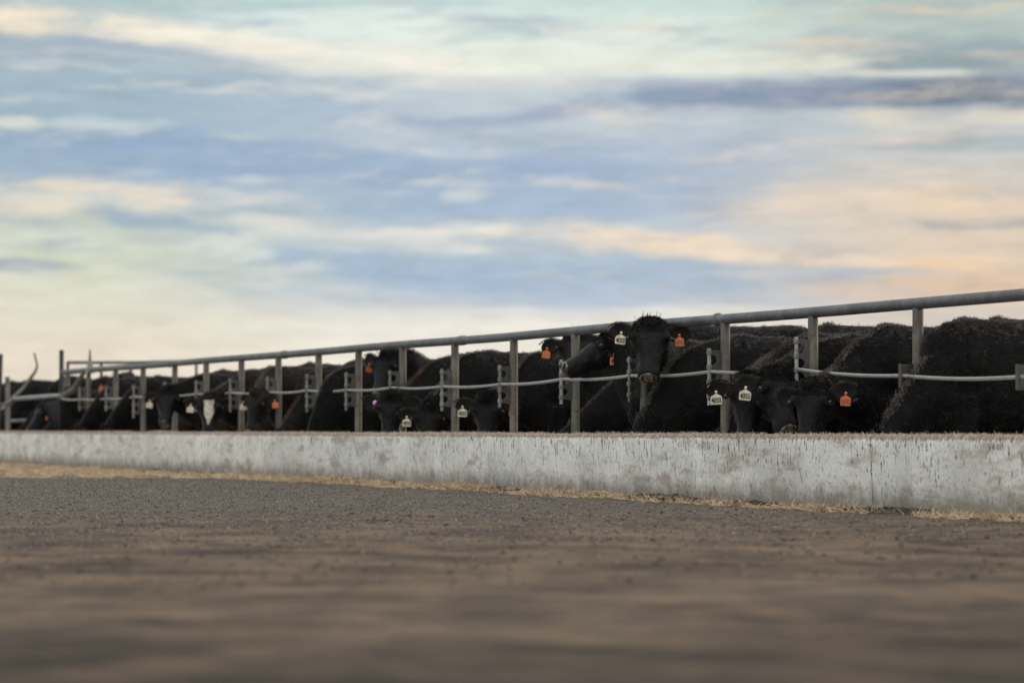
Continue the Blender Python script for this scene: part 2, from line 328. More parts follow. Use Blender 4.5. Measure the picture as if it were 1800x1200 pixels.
M = dict(
    ground=mat_ground(), concrete=mat_concrete(), cable=mat_cable(),
    rail=mat_steel('rail_steel', (.085,.088,.096), (.145,.148,.158), (.085,.066,.055), .25),
    post=mat_steel('post_steel', (.105,.097,.090), (.165,.152,.138), (.115,.080,.058), .45),
    bracket=mat_steel('bracket_steel', (.055,.053,.052), (.105,.10,.096), (.06,.045,.036), .4),
    bright=mat_steel('galvanised_steel', (.24,.24,.25), (.38,.38,.38), (.15,.12,.095), .3),
    dark_steel=mat_steel('dark_steel', (.035,.034,.036), (.07,.066,.066), (.07,.05,.04), .3),
    gate=mat_steel('gate_steel', (.13,.132,.132), (.22,.22,.21), (.12,.09,.07), .4),
    gate_pale=mat_steel('gate_pale_steel', (.22,.235,.24), (.32,.335,.34), (.18,.155,.13), .2),
    black=mat_hide('black_hide', (.0035,.0036,.0042), (.0065,.0063,.0066), (.014,.0115,.0105)),
    brown=mat_hide('brown_black_hide', (.008,.006,.0055), (.020,.0135,.0105), (.040,.026,.0195)),
    face=mat_hide('face_hide', (.0045,.005,.006), (.008,.0085,.0095), (.012,.011,.011), .13, .32),
    fur_black=mat_fur('black_fur', (.0035,.0034,.0038), (.0135,.0115,.0108)),
    fur_brown=mat_fur('brown_fur', (.010,.0075,.0062), (.042,.027,.0205)),
    fur_rim_light=mat_fur('rim_light_fur', (.046,.040,.037), (.118,.102,.094)),  # pale fur that paints sky backlight onto toplines and ear edges
    fur_rust=mat_fur('rusty_fur', (.022,.014,.011), (.11,.056,.040)),
    ear=mat_mottle('ear_skin', (.0045,.0042,.0042), (.010,.0085,.008), 20),
    nose=mat_mottle('wet_nose', (.016,.0145,.014), (.105,.082,.052), 20, .16, .9),
    nostril=mat_mottle('nostril', (.004,.003,.003), (.008,.006,.006), 20, .4),
    lid=mat_mottle('eyelid_skin', (.0065,.006,.006), (.016,.0145,.014), 30, .5, .2),
    eye=mat_mottle('eye', (.004,.0035,.003), (.012,.009,.007), 30, .22, .5),
    blaze=mat_mottle('white_blaze', (.30,.27,.23), (.56,.52,.46), 22),
    white_tag=mat_mottle('cream_tag', (.42,.375,.28), (.60,.55,.43), 30, .45, .5),
    orange_tag=mat_mottle('orange_tag', (.44,.10,.035), (.62,.15,.05), 30, .45, .5),
    pink_tag=mat_mottle('pink_tag', (.62,.25,.60), (.75,.38,.72), 22, .45, .5),
    ink=mat_mottle('tag_ink', (.008,.008,.008), (.014,.013,.012), 40, .5),
    faded_ink=mat_mottle('faded_tag_ink', (.16,.055,.03), (.22,.09,.05), 40, .5),
    straw=mat_straw(), stalk=mat_mottle('straw_stalk', (.35,.26,.16), (.60,.48,.33), 9),
    feed=mat_mottle('feed', (.30,.21,.15), (.50,.39,.29), 14),
    manure=mat_mottle('manure', (.028,.022,.018), (.065,.052,.042), 12, .9),
    clod=mat_mottle('dry_clod', (.036,.029,.024), (.20,.15,.108), 9, .9),
    stone=mat_mottle('stone', (.026,.023,.020), (.22,.195,.17), 45, .85),
)
RUST = {}

# ------------------------------------------------------------------ ground
V_WALL, V_RAIL, V_CABLE = 10.30, 10.92, 10.79
def straw_edge(u):     # inner limit of the straw-covered strip (distance across)
    if u < 41: return 10.10 + max(0, (31-u)/8)*.07 + .07*math.sin(u*1.3) + .04*math.sin(u*3.1)
    if u < 45: return 10.10 - (u-41)/4*.35
    if u < 47.5: return 9.75 - (u-45)/2.5*4.3
    return 5.4
def gz(x, y):
    if x > 12.4:
        t = min(1, (x-12.4)/1.2); return .20*t*t*(3-2*t) if 2 < y < 120 and x < 40 else 0.
    if x > 10.28 or x < -1 or y < 4 or y > 90: return 0.
    return .010*(mnoise.noise(Vector((x*.9, y*.35, 0)))) + .012*mnoise.noise(Vector((x*4.3, y*3.1, 3))) - .012
def build_ground():
    xs = [-3000,-600,-120,-40,-15,-6,-2,-.5] + [i*.07 for i in range(1, 148)] + [10.4,11,12,12.4,12.6,12.8,13,13.2,13.4,13.6,14,18,26,39,42,60,200,800,3000]
    ys = [-3000,-600,-100,-20,0,4] + [5+.11*i for i in range(0, 640)] + [76,80,90,110,160,300,800,3000]
    X, Y = np.meshgrid(xs, ys); n = len(xs); V = [(x, y, gz(x, y)) for x, y in zip(X.ravel(), Y.ravel())]
    F = [(j*n+i, j*n+i+1, (j+1)*n+i+1, (j+1)*n+i) for j in range(len(ys)-1) for i in range(n-1)]
    me = bpy.data.meshes.new('ground'); me.from_pydata(V, [], F); me.materials.append(M['ground'])
    me.polygons.foreach_set('use_smooth', [True]*len(F)); me.update()
    o = link('ground', me); o['kind'] = 'structure'
build_ground()

def lumps(name, P, S, mat, squash=.6):
    """many small angular lumps as one loose mesh (octahedra with jittered corners)"""
    base = np.array([(1,0,0),(-1,0,0),(0,1,0),(0,-1,0),(0,0,1),(0,0,-1)], float)
    tri = np.array([(0,2,4),(2,1,4),(1,3,4),(3,0,4),(2,0,5),(1,2,5),(3,1,5),(0,3,5)])
    n = len(P); V = base[None]*(1+rng.uniform(-.45,.45,(n,6,3))) + rng.uniform(-.3,.3,(n,6,3))
    a = rng.uniform(0, 6.28, n); ca, sa = np.cos(a)[:,None], np.sin(a)[:,None]
    V = np.stack([V[...,0]*ca-V[...,1]*sa, V[...,0]*sa+V[...,1]*ca, V[...,2]*squash], -1)*S[:,None,None] + P[:,None]
    F = (tri[None]+np.arange(n)[:,None,None]*6).reshape(-1, 3)
    me = quick_mesh(name, V.reshape(-1, 3), F, mat); return link(name, me)
def scatter_ground():
    n = 60000; y = 47-28*rng.random(n)**1.7; x = 10.2 - rng.random(n)**.8*(10.2 - np.maximum(1.0, .155*y))
    P = np.stack([x, y, [gz(a, b) for a, b in zip(x, y)]], -1); S = .004 + .017*rng.random(n)**4
    o = lumps('gravel', P, S, M['stone']); o['kind'] = 'stuff'; tag(o, 'loose grey gravel and grit lying over the dirt road', 'gravel')
    n = 4500; y = rng.uniform(14, 29, n); x = .155*y-.3+(np.minimum(10.0, .47*y+.4)-.155*y+.3)*rng.random(n)
    P = np.stack([x, y, [gz(a, b) for a, b in zip(x, y)]], -1); o2 = lumps('crumbled_earth', P, .005+.018*rng.random(n)**3, M['clod'], .7); o2['kind'] = 'stuff'; o2.parent = o
    # straw strip: mound mesh plus stalks
    mb = MB(); ys = [9+.12*i for i in range(560)]; nx = 14; vs_ = []
    def hz(u, s):       # s 0 at the road edge, 1 at the wall
        patch = .5+.5*mnoise.noise(Vector((u*.55, 2.1, 0))); far = min(1, max(0, (u-44)/4))
        top = (.010+.075*max(0, patch)**1.2*min(1, max(.3, (u-24)/12)))*(1-far)+.03*far
        return top*(s**1.5)*(.7+.6*(.5+.5*mnoise.noise(Vector((u*3, s*4, 1))))) 
    for u in ys:
        e = straw_edge(u)+.10*mnoise.noise(Vector((u*1.7, 5, 5)))
        for i in range(nx):
            s = i/(nx-1); x = e+(10.315-e)*s; vs_.append((x, u, gz(x, u)+hz(u, s)+(.006 if i else -.01)))
    fs = [(j*nx+i, j*nx+i+1, (j+1)*nx+i+1, (j+1)*nx+i) for j in range(len(ys)-1) for i in range(nx-1)]
    mb.add(vs_, fs); o = mb.obj('spilled_straw', M['straw']); o['kind'] = 'stuff'; tag(o, 'tan spilled straw drifted along the foot of the concrete bunk', 'straw')
    n = 52000; u = 9+66*rng.random(n)**1.15; s = rng.random(n)**.7; keep = np.array([a > 40 or rng.random() < .12+1.5*max(0, .35+mnoise.noise(Vector((a*.75, 6, 3)))) for a in u]); u, s = u[keep], s[keep]; n = len(u)
    e = np.array([straw_edge(a) for a in u]); x = e-.05+(10.30-e)*s
    z = np.array([gz(a, b)+hz(b, min(1, max(0, c))) for a, b, c in zip(x, u, s)])+.004
    D = unit(np.stack([rng.normal(0,1,n), rng.normal(0,1,n), np.abs(rng.normal(0,.45,n))], -1)); W = unit(np.cross(D, rng.normal(0,1,(n,3))))
    Vv, Ff = blades(np.stack([x,u,z], -1), D, W, rng.uniform(.03,.10,n), rng.uniform(.004,.008,n))
    o2 = link('straw_stalks', quick_mesh('straw_stalks', Vv, Ff, M['stalk']), o); o2['kind'] = 'stuff'
    # dark manure clods at the foot of the wall
    def heap(u): return max(0., .5+mnoise.noise(Vector((u*.62, 9, 2)))*1.1)*(.4+.6*(.5+.5*mnoise.noise(Vector((u*3.3, 4, 2)))))
    mb = MB(); ys = [9+.05*i for i in range(1040)]; rings = []
    for u in ys:
        hgt = .045*heap(u)+.012*mnoise.noise(Vector((u*17, 1, 1)))+.004; wd = .05+.13*heap(u)+.03*mnoise.noise(Vector((u*9, 3, 1))); hgt = max(.002, hgt)
        rings.append([(10.31, u, -.02), (10.31, u, hgt+.012*heap(u)), (10.30-wd*.35, u, hgt*.75+.008*mnoise.noise(Vector((u*23, 7, 1)))), (10.30-wd*.75, u, hgt*.3+.008*mnoise.noise(Vector((u*21, 2, 1)))), (10.30-wd, u, -.015)])
    mb.loft(rings, False); o = mb.obj('manure', M['manure'], None, True); o['kind'] = 'stuff'; tag(o, 'dark crumbled manure caked along the bottom of the bunk wall', 'manure')
    n = 7000; u = 12+50*rng.random(n); keep = np.array([rng.random() < heap(a) for a in u]); u = u[keep]; n = len(u)
    hx = np.array([heap(a) for a in u]); q = np.abs(rng.normal(0,.5,n)); x = 10.29-q*(.06+.14*hx); P = np.stack([x, u, np.maximum(.010, .04*hx*(1-q))+.012*rng.random(n)], -1)
    o2 = lumps('clods', P, .005+.014*rng.random(n)**3, M['manure'], .8); o2['kind'] = 'stuff'; o2.parent = o
    # crumbs of feed on the lip of the bunk
    n = 16000; u = 12+58*rng.random(n)**1.2; keep = np.array([rng.random() < .25+1.1*max(0, mnoise.noise(Vector((a*.9, 1, 8)))) for a in u]); u = u[keep]; n = len(u)
    x = 10.30+.17*rng.random(n); P = np.stack([x, u, np.array([lip(a) for a in u])+.002], -1); D = unit(np.stack([rng.normal(0,1,n), rng.normal(0,1,n), np.abs(rng.normal(0,.5,n))], -1)); W = unit(np.cross(D, rng.normal(0,1,(n,3))))
    Vv, Ff = blades(P, D, W, rng.uniform(.012,.035,n), rng.uniform(.005,.010,n))
    o = link('feed_crumbs', quick_mesh('feed_crumbs', Vv, Ff, M['feed'])); o['kind'] = 'stuff'; tag(o, 'brown chopped feed crumbs scattered on the lip of the bunk', 'feed')
def lip(u): return .545 + .006*mnoise.noise(Vector((u*.5, 0, 4))) + (.012*mnoise.noise(Vector((u*.7, 0, 9))) if u > 46 else 0)

# ------------------------------------------------------------------ feed bunk
def build_bunk():
    bunk = empty('feed_bunk', (V_WALL, 30, 0), 'long pale concrete feed bunk wall splashed with mud along the road', 'feed bunk')
    joints = [6, 12, 18.2, 22.0, 25.4, 28.9, 32.2, 35.3, 38.0, 41.5, 45, 48.5, 52, 56, 60, 65, 72]
    prof = [(.02,-.05),(.02,.0),(.005,.25),(.0,.49),(.008,.525),(.03,.542),(.07,.545),(.13,.543),(.16,.53),(.175,.50),(.20,.22),(.25,.14),(.48,.14),(.56,.20),(.60,.34),(.62,.36),(.72,.36),(.73,.34),(.74,-.05)]
    for a, b in zip(joints[:-1], joints[1:]):
        gap = .010 if abs(b-25.4) < .1 else .004; ga = .010 if abs(a-25.4) < .1 else .004; rings = []
        n = int((b-a)/.2); 
        for k in range(n+1):
            u = a+ga+(b-a-ga-gap)*k/n
            rings.append([(V_WALL+x+.004*mnoise.noise(Vector((u*.8, z*3, 0))), u, (z if z < .4 or x > .3 else z+lip(u)-.545)) for x, z in prof])
        mb = MB(); mb.loft(rings)
        me = mb.mesh('concrete_section', M['concrete'], True)
        o = link('concrete_section', me, bunk); o.location = Vector((0,0,0))-Vector((V_WALL, 30, 0))
    return bunk
build_bunk(); scatter_ground()

# ------------------------------------------------------------------ pipe fence, cable
POST_X = [1613,1430,1275,1133,1012,903,800,708,630,560,490,424,363,307,252,203,156]
POST_U = [atV(x, 600, V_RAIL).y for x in POST_X]
# bracket rods: photo column, rod top row, rod bottom row, cable row
RODS = {1430:(1403,592,690,649), 1275:(1250,612,712,653), 1133:(1110,626,706,660), 1012:(990,632,710,666), 903:(880,641,716,675), 800:(778,648,722,679), 708:(688,650,718,681),
        630:(612,654,721,685), 560:(541,657,724,686), 490:(471,662,722,689), 424:(406,665,724,690), 363:(345,668,724,692), 307:(290,671,726,694), 252:(236,676,735,697), 203:(187,677,722,700), 156:(142,679,722,701)}
def rail_z(u): return 1.497 + .007*mnoise.noise(Vector((u*.23, 3, 3)))
fence = empty('pipe_fence', (V_RAIL, 40, 0), 'long grey steel pipe fence with posts and top rail behind the feed bunk', 'pipe fence')
FO = Vector((-V_RAIL, -40, 0))
def fpart(mb, name, mat, parent=None, smooth=True):
    o = mb.obj(name, mat, parent or fence, smooth); o.location = FO if parent is None else Vector((0,0,0)); return o
mb = MB(); us = [8+.5*i for i in range(int((61.3-8)/.5)+1)]+[61.5]; mb.tube([(V_RAIL, u, rail_z(u)) for u in us], .043, 20); rail = fpart(mb, 'top_rail', M['rail'])
for x in (1270, 812, 500, 300):
    u = atV(x, 600, V_RAIL).y; mb = MB(); z = rail_z(u)
    if x == 1270:
        mb.tube([(V_RAIL, u+.10-.012, z), (V_RAIL, u+.10-.006, z), (V_RAIL, u+.10+.03, z), (V_RAIL, u+.10+.036, z)], [.044, .056, .056, .044], 20)
    else: mb.tube([(V_RAIL, u-.09, z), (V_RAIL, u-.084, z), (V_RAIL, u+.084, z), (V_RAIL, u+.09, z)], [.044, .051, .051, .044], 20)
    fpart(mb, 'coupling', M['rail'], rail)
cable_pts = []
allposts = [(None, u) for u in (19.8, 21.9, 23.95)] + list(zip(POST_X, POST_U))
for x, u in allposts:
    mb = MB(); ln = .004*math.sin(u*7.3); mb.tube([(V_RAIL, u, -.02), (V_RAIL+ln*.4, u, .7), (V_RAIL+ln, u, rail_z(u)-.03)], .0405, 18)
    post = fpart(mb, 'post', M['post'])
    if x in RODS:
        xr, yt, yb, yc = RODS[x]; t = atV(xr, yt, V_CABLE); zt, zb, zc = t.z, atV(xr, yb, V_CABLE).z, atV(xr, yc, V_CABLE).z
        u0 = u - .0; h = zt-zb
        pb = MB(); bxs = V_RAIL-.036; xr_ = V_CABLE+.004; out = []; tabs = [zt-.035, zt-.035-h*.26, zt-.035-h*.52, zt-.035-h*.76]
        # plate with rounded bites between the four tabs
        edge = []
        for i, tz in enumerate(tabs):
            edge += [(xr_, tz+.018), (xr_, tz-.018)]
            if i < 3:
                zlo, zhi = tabs[i+1]+.018, tz-.018; zm = (zlo+zhi)/2; hh = (zhi-zlo)/2
                for q in range(1, 8):
                    a = math.pi*q/8; edge.append((xr_+.05*math.sin(a)**.6, zm+hh*math.cos(a)))
        poly = [(bxs, tabs[0]+.022)] + edge + [(bxs, tabs[-1]-.03)]
        n = len(poly); vs_ = [(p, u0-.005, z) for p, z in poly]+[(p, u0+.005, z) for p, z in poly]
        pb.add(vs_, [tuple(range(n)), tuple(range(2*n-1, n-1, -1))]+[(i, (i+1) % n, n+(i+1) % n, n+i) for i in range(n)])
        br = fpart(pb, 'cable_bracket', M['bracket'], None, False)
        rb = MB(); xc = V_CABLE-.012; rb.tube([(xc, u0, zb), (xc, u0, zt)], .0165 if x != 1133 else .0135, 12)
        rod = rb.obj('hinge_rod', M['bright'] if x in (1430, 1275, 1012) else M['gate'], br)
        for i, tz in enumerate(tabs):
            cb = MB(); cb.tube([(xc, u0, tz-.020), (xc, u0, tz-.016), (xc, u0, tz+.016), (xc, u0, tz+.020)], [.0175, .0235, .0235, .0175], 16); cb.obj('collar', M['gate'], br, False)
        cable_pts.append((V_CABLE-.012+.012, u0, zc))
    else:
        zc = {1613: atV(1590, 660, V_CABLE).z}.get(x, atV(1797, 662, V_CABLE).z); zt, zb = zc+.085, zc-.09
        pb = MB(); pb.box((V_CABLE-.005, u-.006, zb), (V_RAIL-.036, u+.006, zt)); pb.box((V_CABLE-.010, u-.028, zb), (V_CABLE-.0055, u+.03, zt+.002))
        fpart(pb, 'cable_bracket', M['bracket'], None, False); cable_pts.append((V_CABLE+.012, u, zc))
cable_pts.append((V_CABLE, 60.9, atV(110, 700, V_CABLE).z))
mb = MB(); cp = []
for (a, b) in zip(cable_pts[:-1], cable_pts[1:]):
    a, b = Vector(a), Vector(b)
    for k in range(8):
        t = k/8; p = a.lerp(b, t); p.z -= .018*4*t*(1-t); cp.append(p)
cp.append(Vector(cable_pts[-1])); mb.tube(cp, .0145, 10)
o = mb.obj('steel_cable', M['cable']); tag(o, 'pale twisted steel cable strung along the fence at neck height', 'cable')

# ------------------------------------------------------------------ gate and ironwork at the far end
def A(x, y, u): return tuple(atU(x, y, u))
def relobj(root, mb, name, mat, smooth=True):
    o = mb.obj(name, mat, root, smooth); o.location = -Vector(root.location); return o
g = 61.8; base = atV(108, 700, V_RAIL); root = empty('gate_post', (base.x, base.y, 0), 'tall dark steel post with braces where the pipe fence ends', 'post')
mb = MB(); mb.tube([(base.x, base.y, -.02), (base.x, base.y, atV(108, 615, V_RAIL).z)], .038, 14); relobj(root, mb, 'pole', M['dark_steel'])
mb = MB(); mb.tube([(V_RAIL-.05, 59.4, 1.455), atV(132, 682, V_RAIL-.05), atV(104, 701, V_RAIL-.05)], [.035, .055, .042], 10); relobj(root, mb, 'brace', M['post'])
mb = MB(); mb.tube([atV(118, 655, V_RAIL-.06), atV(118, 676, V_RAIL-.06), atV(112, 695, V_RAIL-.06)], [.03, .05, .03], 10); relobj(root, mb, 'gusset', M['post'])
p = atV(158, 650, V_RAIL); root = empty('latch_spike', (p.x, p.y, 1.5), 'thin grey spike with a flared foot standing on the far rail', 'spike')
mb = MB(); mb.tube([(p.x, p.y, p.z-.05), (p.x, p.y, p.z+.03), (p.x, p.y, p.z+.14), (p.x, p.y, atV(158, 614, V_RAIL).z)], [.075, .055, .026, .012], 10); relobj(root, mb, 'spike', M['gate'])
p = atV(12, 700, V_RAIL-.2); root = empty('pen_gate', (p.x, p.y, 0), 'grey tubular pen gate with pale bars at the far left end', 'gate')
gu = p.y
mb = MB(); mb.tube([A(14,775,gu), A(13,662,gu)], .045, 12); relobj(root, mb, 'gate_upright', M['gate'])
mb = MB(); mb.tube([A(-3,775,gu), A(1,622,gu)], .04, 12); relobj(root, mb, 'gate_upright', M['dark_steel'])
mb = MB(); mb.tube([A(22,701,gu), A(60,698,gu-2.2), atV(106,695,V_RAIL-.1)], .035, 12); relobj(root, mb, 'gate_bar', M['gate_pale'])
mb = MB(); mb.tube([A(-20,727,gu), A(-4,722,gu), A(14,712,gu), A(24,703,gu)], .035, 10); relobj(root, mb, 'gate_bar', M['gate_pale'])
mb = MB(); mb.tube([A(14,740,gu), A(60,738,gu+.6), A(110,736,gu)], .03, 10); relobj(root, mb, 'gate_bar', M['gate'])
mb = MB(); mb.tube([A(60,620,gu-.2), A(63,632,gu-.2), A(65.5,643,gu-.2), A(62,653,gu-.2), A(54,664,gu-.2), A(40,683,gu-.2), A(26,697,gu-.2), A(14,708,gu-.2), A(2,712,gu-.2)], [.014,.017,.02,.026,.031,.035,.038,.036,.026], 10); relobj(root, mb, 'latch_lever', M['post'])
# thin rail of the next pen behind
pu = 66.; a0, a1 = A(119, 637, pu), A(345, 634, pu+5); root = empty('rear_rail', (a0[0], a0[1], 0), 'thin dark pipe rail of the pen behind the far cattle', 'rail')
mb = MB(); mb.tube([a0, A(230, 637, pu+2), a1], .028, 10); relobj(root, mb, 'pipe', M['dark_steel'])
for q in (a0, A(178, 637, pu+1.), A(230, 637, pu+2), a1):
    mb = MB(); mb.tube([(q[0], q[1], -.02), (q[0], q[1], q[2]-.02)], .026, 10); relobj(root, mb, 'post', M['dark_steel'])

# ------------------------------------------------------------------ cattle
def superring(c, lat, dep, w, h, n=22, e=.86):
    out = []
    for i in range(n):
        a = 2*math.pi*i/n; ca, sa = math.cos(a), math.sin(a)
        out.append(c + lat*(w*math.copysign(abs(ca)**e, ca)) + dep*(h*math.copysign(abs(sa)**e, sa)))
    return out
def catmull(P, m):
    P = [P[0]*2-P[1]] + list(P) + [P[-1]*2-P[-2]]; out = []
    for k in range(1, len(P)-2):
        for q in range(m):
            t = q/m; a, b, c, d = P[k-1], P[k], P[k+1], P[k+2]
            out.append(.5*((2*b)+(c-a)*t+(2*a-5*b+4*c-d)*t*t+(3*b-a-3*c+d)*t**3))
    out.append(P[-2].copy()); return out
def remesh(mb, voxel, smooth_it):
    me = mb.mesh('tmp'); o = bpy.data.objects.new('tmp', me); C.objects.link(o)
    r = o.modifiers.new('r', 'REMESH'); r.mode = 'VOXEL'; r.voxel_size = voxel
    sm = o.modifiers.new('s', 'SMOOTH'); sm.factor = .5; sm.iterations = smooth_it
    dg = bpy.context.evaluated_depsgraph_get(); dg.update(); res = bpy.data.meshes.new_from_object(o.evaluated_get(dg))
    bpy.data.objects.remove(o); bpy.data.meshes.remove(me); return res
HEAD = [(-.075,-.05,-.13,.060),(-.05,-.008,-.20,.100),(0,.012,-.235,.124),(.06,.018,-.255,.135),(.12,.016,-.262,.134),(.17,.008,-.262,.125),(.22,-.002,-.25,.110),(.28,-.014,-.225,.095),
        (.34,-.022,-.225,.088),(.395,-.026,-.224,.089),(.435,-.028,-.222,.094),(.47,-.040,-.212,.089),(.497,-.064,-.192,.070),(.510,-.092,-.160,.040)]
def dirang(psi):
    p = math.radians(psi); return Vector((-math.cos(p), -math.sin(p), 0))
cow_count = [0]
TAGTEXT = {}
def text_mesh(txt, h, mat, weight):
    key = (txt, h, weight)
    if key in TAGTEXT: return TAGTEXT[key]
    cu = bpy.data.curves.new('tag_number', 'FONT'); cu.body = txt; cu.size = 1; cu.align_x = 'CENTER'; cu.align_y = 'CENTER'; cu.offset = weight; cu.extrude = .01
    o = bpy.data.objects.new('t', cu); C.objects.link(o); dg = bpy.context.evaluated_depsgraph_get(); dg.update()
    me = bpy.data.meshes.new_from_object(o.evaluated_get(dg)); bpy.data.objects.remove(o)
    v = np.empty(len(me.vertices)*3); me.vertices.foreach_get('co', v); v = v.reshape(-1, 3)
    lo, hi = v.min(0), v.max(0); v[:,0] = (v[:,0]-(lo[0]+hi[0])/2)/(hi[0]-lo[0])*h[0]; v[:,1] = (v[:,1]-(lo[1]+hi[1])/2)/(hi[1]-lo[1])*h[1]; v[:,2] *= .05
    me.vertices.foreach_set('co', v.ravel()); me.materials.clear(); me.materials.append(mat); me.name = 'tag_number'; TAGTEXT[key] = me; return me
def tag_plate(w, h):
    key = ('plate', w, h)
    if key in TAGTEXT: return TAGTEXT[key].copy()
    pts = [(-.5,-1),(.5,-1),(.5,-.20),(.16,.0),(.07,.05),(.045,.17),(-.045,.17),(-.07,.05),(-.16,.0),(-.5,-.20)]
    bm = bmesh.new(); vs_ = [bm.verts.new((x*w, y*h, 0)) for x, y in pts]; f = bm.faces.new(vs_)
    bmesh.ops.bevel(bm, geom=[v for v in bm.verts], offset=w*.06, segments=2, affect='VERTICES')
    r = bmesh.ops.extrude_face_region(bm, geom=list(bm.faces)); bmesh.ops.translate(bm, vec=(0,0,.003), verts=[q for q in r['geom'] if isinstance(q, bmesh.types.BMVert)])
    bmesh.ops.recalc_face_normals(bm, faces=bm.faces); me = bpy.data.meshes.new('ear_tag'); bm.to_mesh(me); bm.free(); TAGTEXT[key] = me; return me.copy()

def cow(label, U, Vw=11.15, zw=1.36, yaw=0, top=(), poll=None, psi=0, pitch=76, roll=0, tags=(), ears=(0, 0), hide='black', fur='black', coat=9000, voxel=.017,
        blaze=False, wet=False, size=1.0, eyes=True, group='cattle along the feed bunk', toplen=.027, hw=1.15, belly=.78, hump=0., rustpatch=False, length=1.47, tailin=True):
    """U along the row; the animal stands with its withers over (Vw, U) and heads for the bunk; poll = 3D point of the top of the head"""
    f = dirang(yaw); l = Vector((f.y, -f.x, 0)); up = Vector((0,0,1)); W = Vector((Vw, U, zw)); g0 = gz(Vw-f.x*0, U) if Vw > 12.4 else 0.; base = Vector((Vw, U, g0))
    if poll is None: poll = W + f*.66 + Vector((0,0,.50-zw))
    hd = dirang(psi); ph = math.radians(pitch); a = hd*math.cos(ph) - up*math.sin(ph); d = hd*math.sin(ph) + up*math.cos(ph)
    if roll: q = Matrix.Rotation(math.radians(roll), 3, a); d = q @ d
    s = d.cross(a).normalized()              # animal's left
    mb = MB(); k = (zw-g0)/1.36
    # trunk
    st = [(.30,1.20,.70,.10),(.25,1.26,.60,.17),(.12,1.335,.535,.235),(0,1.36,.50,.265),(-.2,1.352,.475,.315),(-.45,1.338,.455,.355),(-.75,1.335,.465,.365),(-.98,1.345,.53,.335),(-1.15,1.352,.60,.295),(-1.30,1.325,.64,.265),(-1.41,1.25,.68,.22),(-1.47,1.12,.74,.15)]
    rings = []
    for x, zt, zb, w in st:
        zt *= k; zb = zb*k; x *= length/1.47; zt += hump*math.exp(-((x+.1)/.18)**2)
        c = base + f*x + up*((zt+zb)/2); rings.append(superring(c, l, up, w*size, (zt-zb)/2, 24, .88))
    mb.loft(rings)
    # hook bones, shoulder mass, rump
    for sx in (1, -1):
        mb.ball(base+f*-.98*k+l*sx*.20+up*1.24*k, (.13,.13,.10)); mb.ball(base+f*.02+l*sx*.17+up*1.05*k, (.17,.13,.25)); mb.ball(base+f*-1.22*k+l*sx*.17+up*1.0*k, (.2,.15,.26))
        for pts in ([(.06,.80,.12),(.05,.62,.10),(.075,.40,.062),(.05,.36,.055),(.045,.15,.042),(.045,.10,.05),(.075,.03,.056),(.09,.0,.06)],
                    [(-1.15,.92,.19),(-1.07,.72,.13),(-1.22,.55,.075),(-1.34,.45,.058),(-1.29,.22,.043),(-1.265,.12,.048),(-1.235,.04,.055),(-1.215,.0,.06)]):
            mb.tube([base+f*x*k+l*sx*(.17 if x > -.5 else .18)+up*z*k for x, z, r in pts], [r for x, z, r in pts], 10)
    tx = [(-1.44,1.25,.04),(-1.51,1.17,.034),(-1.53,1.0,.025),(-1.53,.7,.018),(-1.52,.5,.03),(-1.52,.36,.035),(-1.52,.30,.01)]
    mb.tube([base+f*x*length/1.47+up*z*k for x, z, r in tx], [r for x, z, r in tx], 8)
    # neck between a traced crest line and the throat line
    crest = catmull([W-f*.10-up*.015, W+f*.02] + ([Vector(p) for p in top] or [W+(poll-W)*.28+up*.06, W+(poll-W)*.62+up*.05]) + [poll-a*.05+d*.0], 5)
    crest[-1] = poll-a*.045-d*.012
    T = poll+a*.10-d*.235; B = base+f*.27+up*.60*k; B0 = base+f*.14+up*.52*k; n = len(crest)
    thr = []
    for i in range(n):
        t = i/(n-1); p1 = B.lerp(T, .38)-d*.06 - up*.03; thr.append(B0*(1-t)**3+B*3*t*(1-t)**2+p1*3*t*t*(1-t)+T*t**3)
    rings = []
    for i in range(n):
        t = i/(n-1); c = (crest[i]+thr[i])/2; dep = (crest[i]-thr[i]); h = dep.length/2; dep.normalize()
        i0, i1 = max(i-1, 0), min(i+1, n-1); tg = ((crest[i1]+thr[i1])-(crest[i0]+thr[i0])).normalized(); lat = dep.cross(tg).normalized()
        lat = (lat*(1-t*.6)+ (s if lat.dot(s) > 0 else -s)*(t*.6)).normalized()
        w = (.20*(1-t)**1.1 + .112*(1-(1-t)**1.1))*size
        ring = superring(c, lat, dep, w, h, 22, .92)
        rings.append([p-lat*((p-c).dot(lat)*.42*max(0., (p-c).dot(dep)/h)**1.5*math.sin(math.pi*min(1, .15+t))) for p in ring])   # the crest is narrower than the throat
    mb.loft(rings)
    # head
    HW = hw; HT = lambda x: HW*(1.-.17*min(1., max(0., (x-.16)/.16))); H = lambda x, y, z: poll + a*x*size + s*y*size*HT(x) + d*z*size
    rings = []
    for x, zt, zb, w in HEAD:
        rings.append(superring(H(x, 0, (zt+zb)/2), s, d, w*size*HT(x), (zt-zb)/2*size, 20, .80 if x > .1 else .9))
    mb.loft(rings)
    for sy in (1, -1):
        mb.ball(H(.118, sy*.106, -.030), .050*size); mb.ball(H(.30, sy*.060, -.12), .05*size); mb.ball(H(.19, sy*.085, -.15), .06*size); mb.ball(H(.455, sy*.045, -.085), .030*size)
    mb.ball(H(.0, 0, -.005), (.075,.075,.045))
    me = remesh(mb, voxel, 3 if voxel < .02 else 2)
    nv = len(me.vertices); co = np.empty(nv*3, np.float32); me.vertices.foreach_get('co', co); co = co.reshape(-1, 3)
    # lumps of muscle and coat, roughened along the back
    nr = np.empty(nv*3, np.float32); me.vertices.foreach_get('normal', nr); nr = nr.reshape(-1, 3)
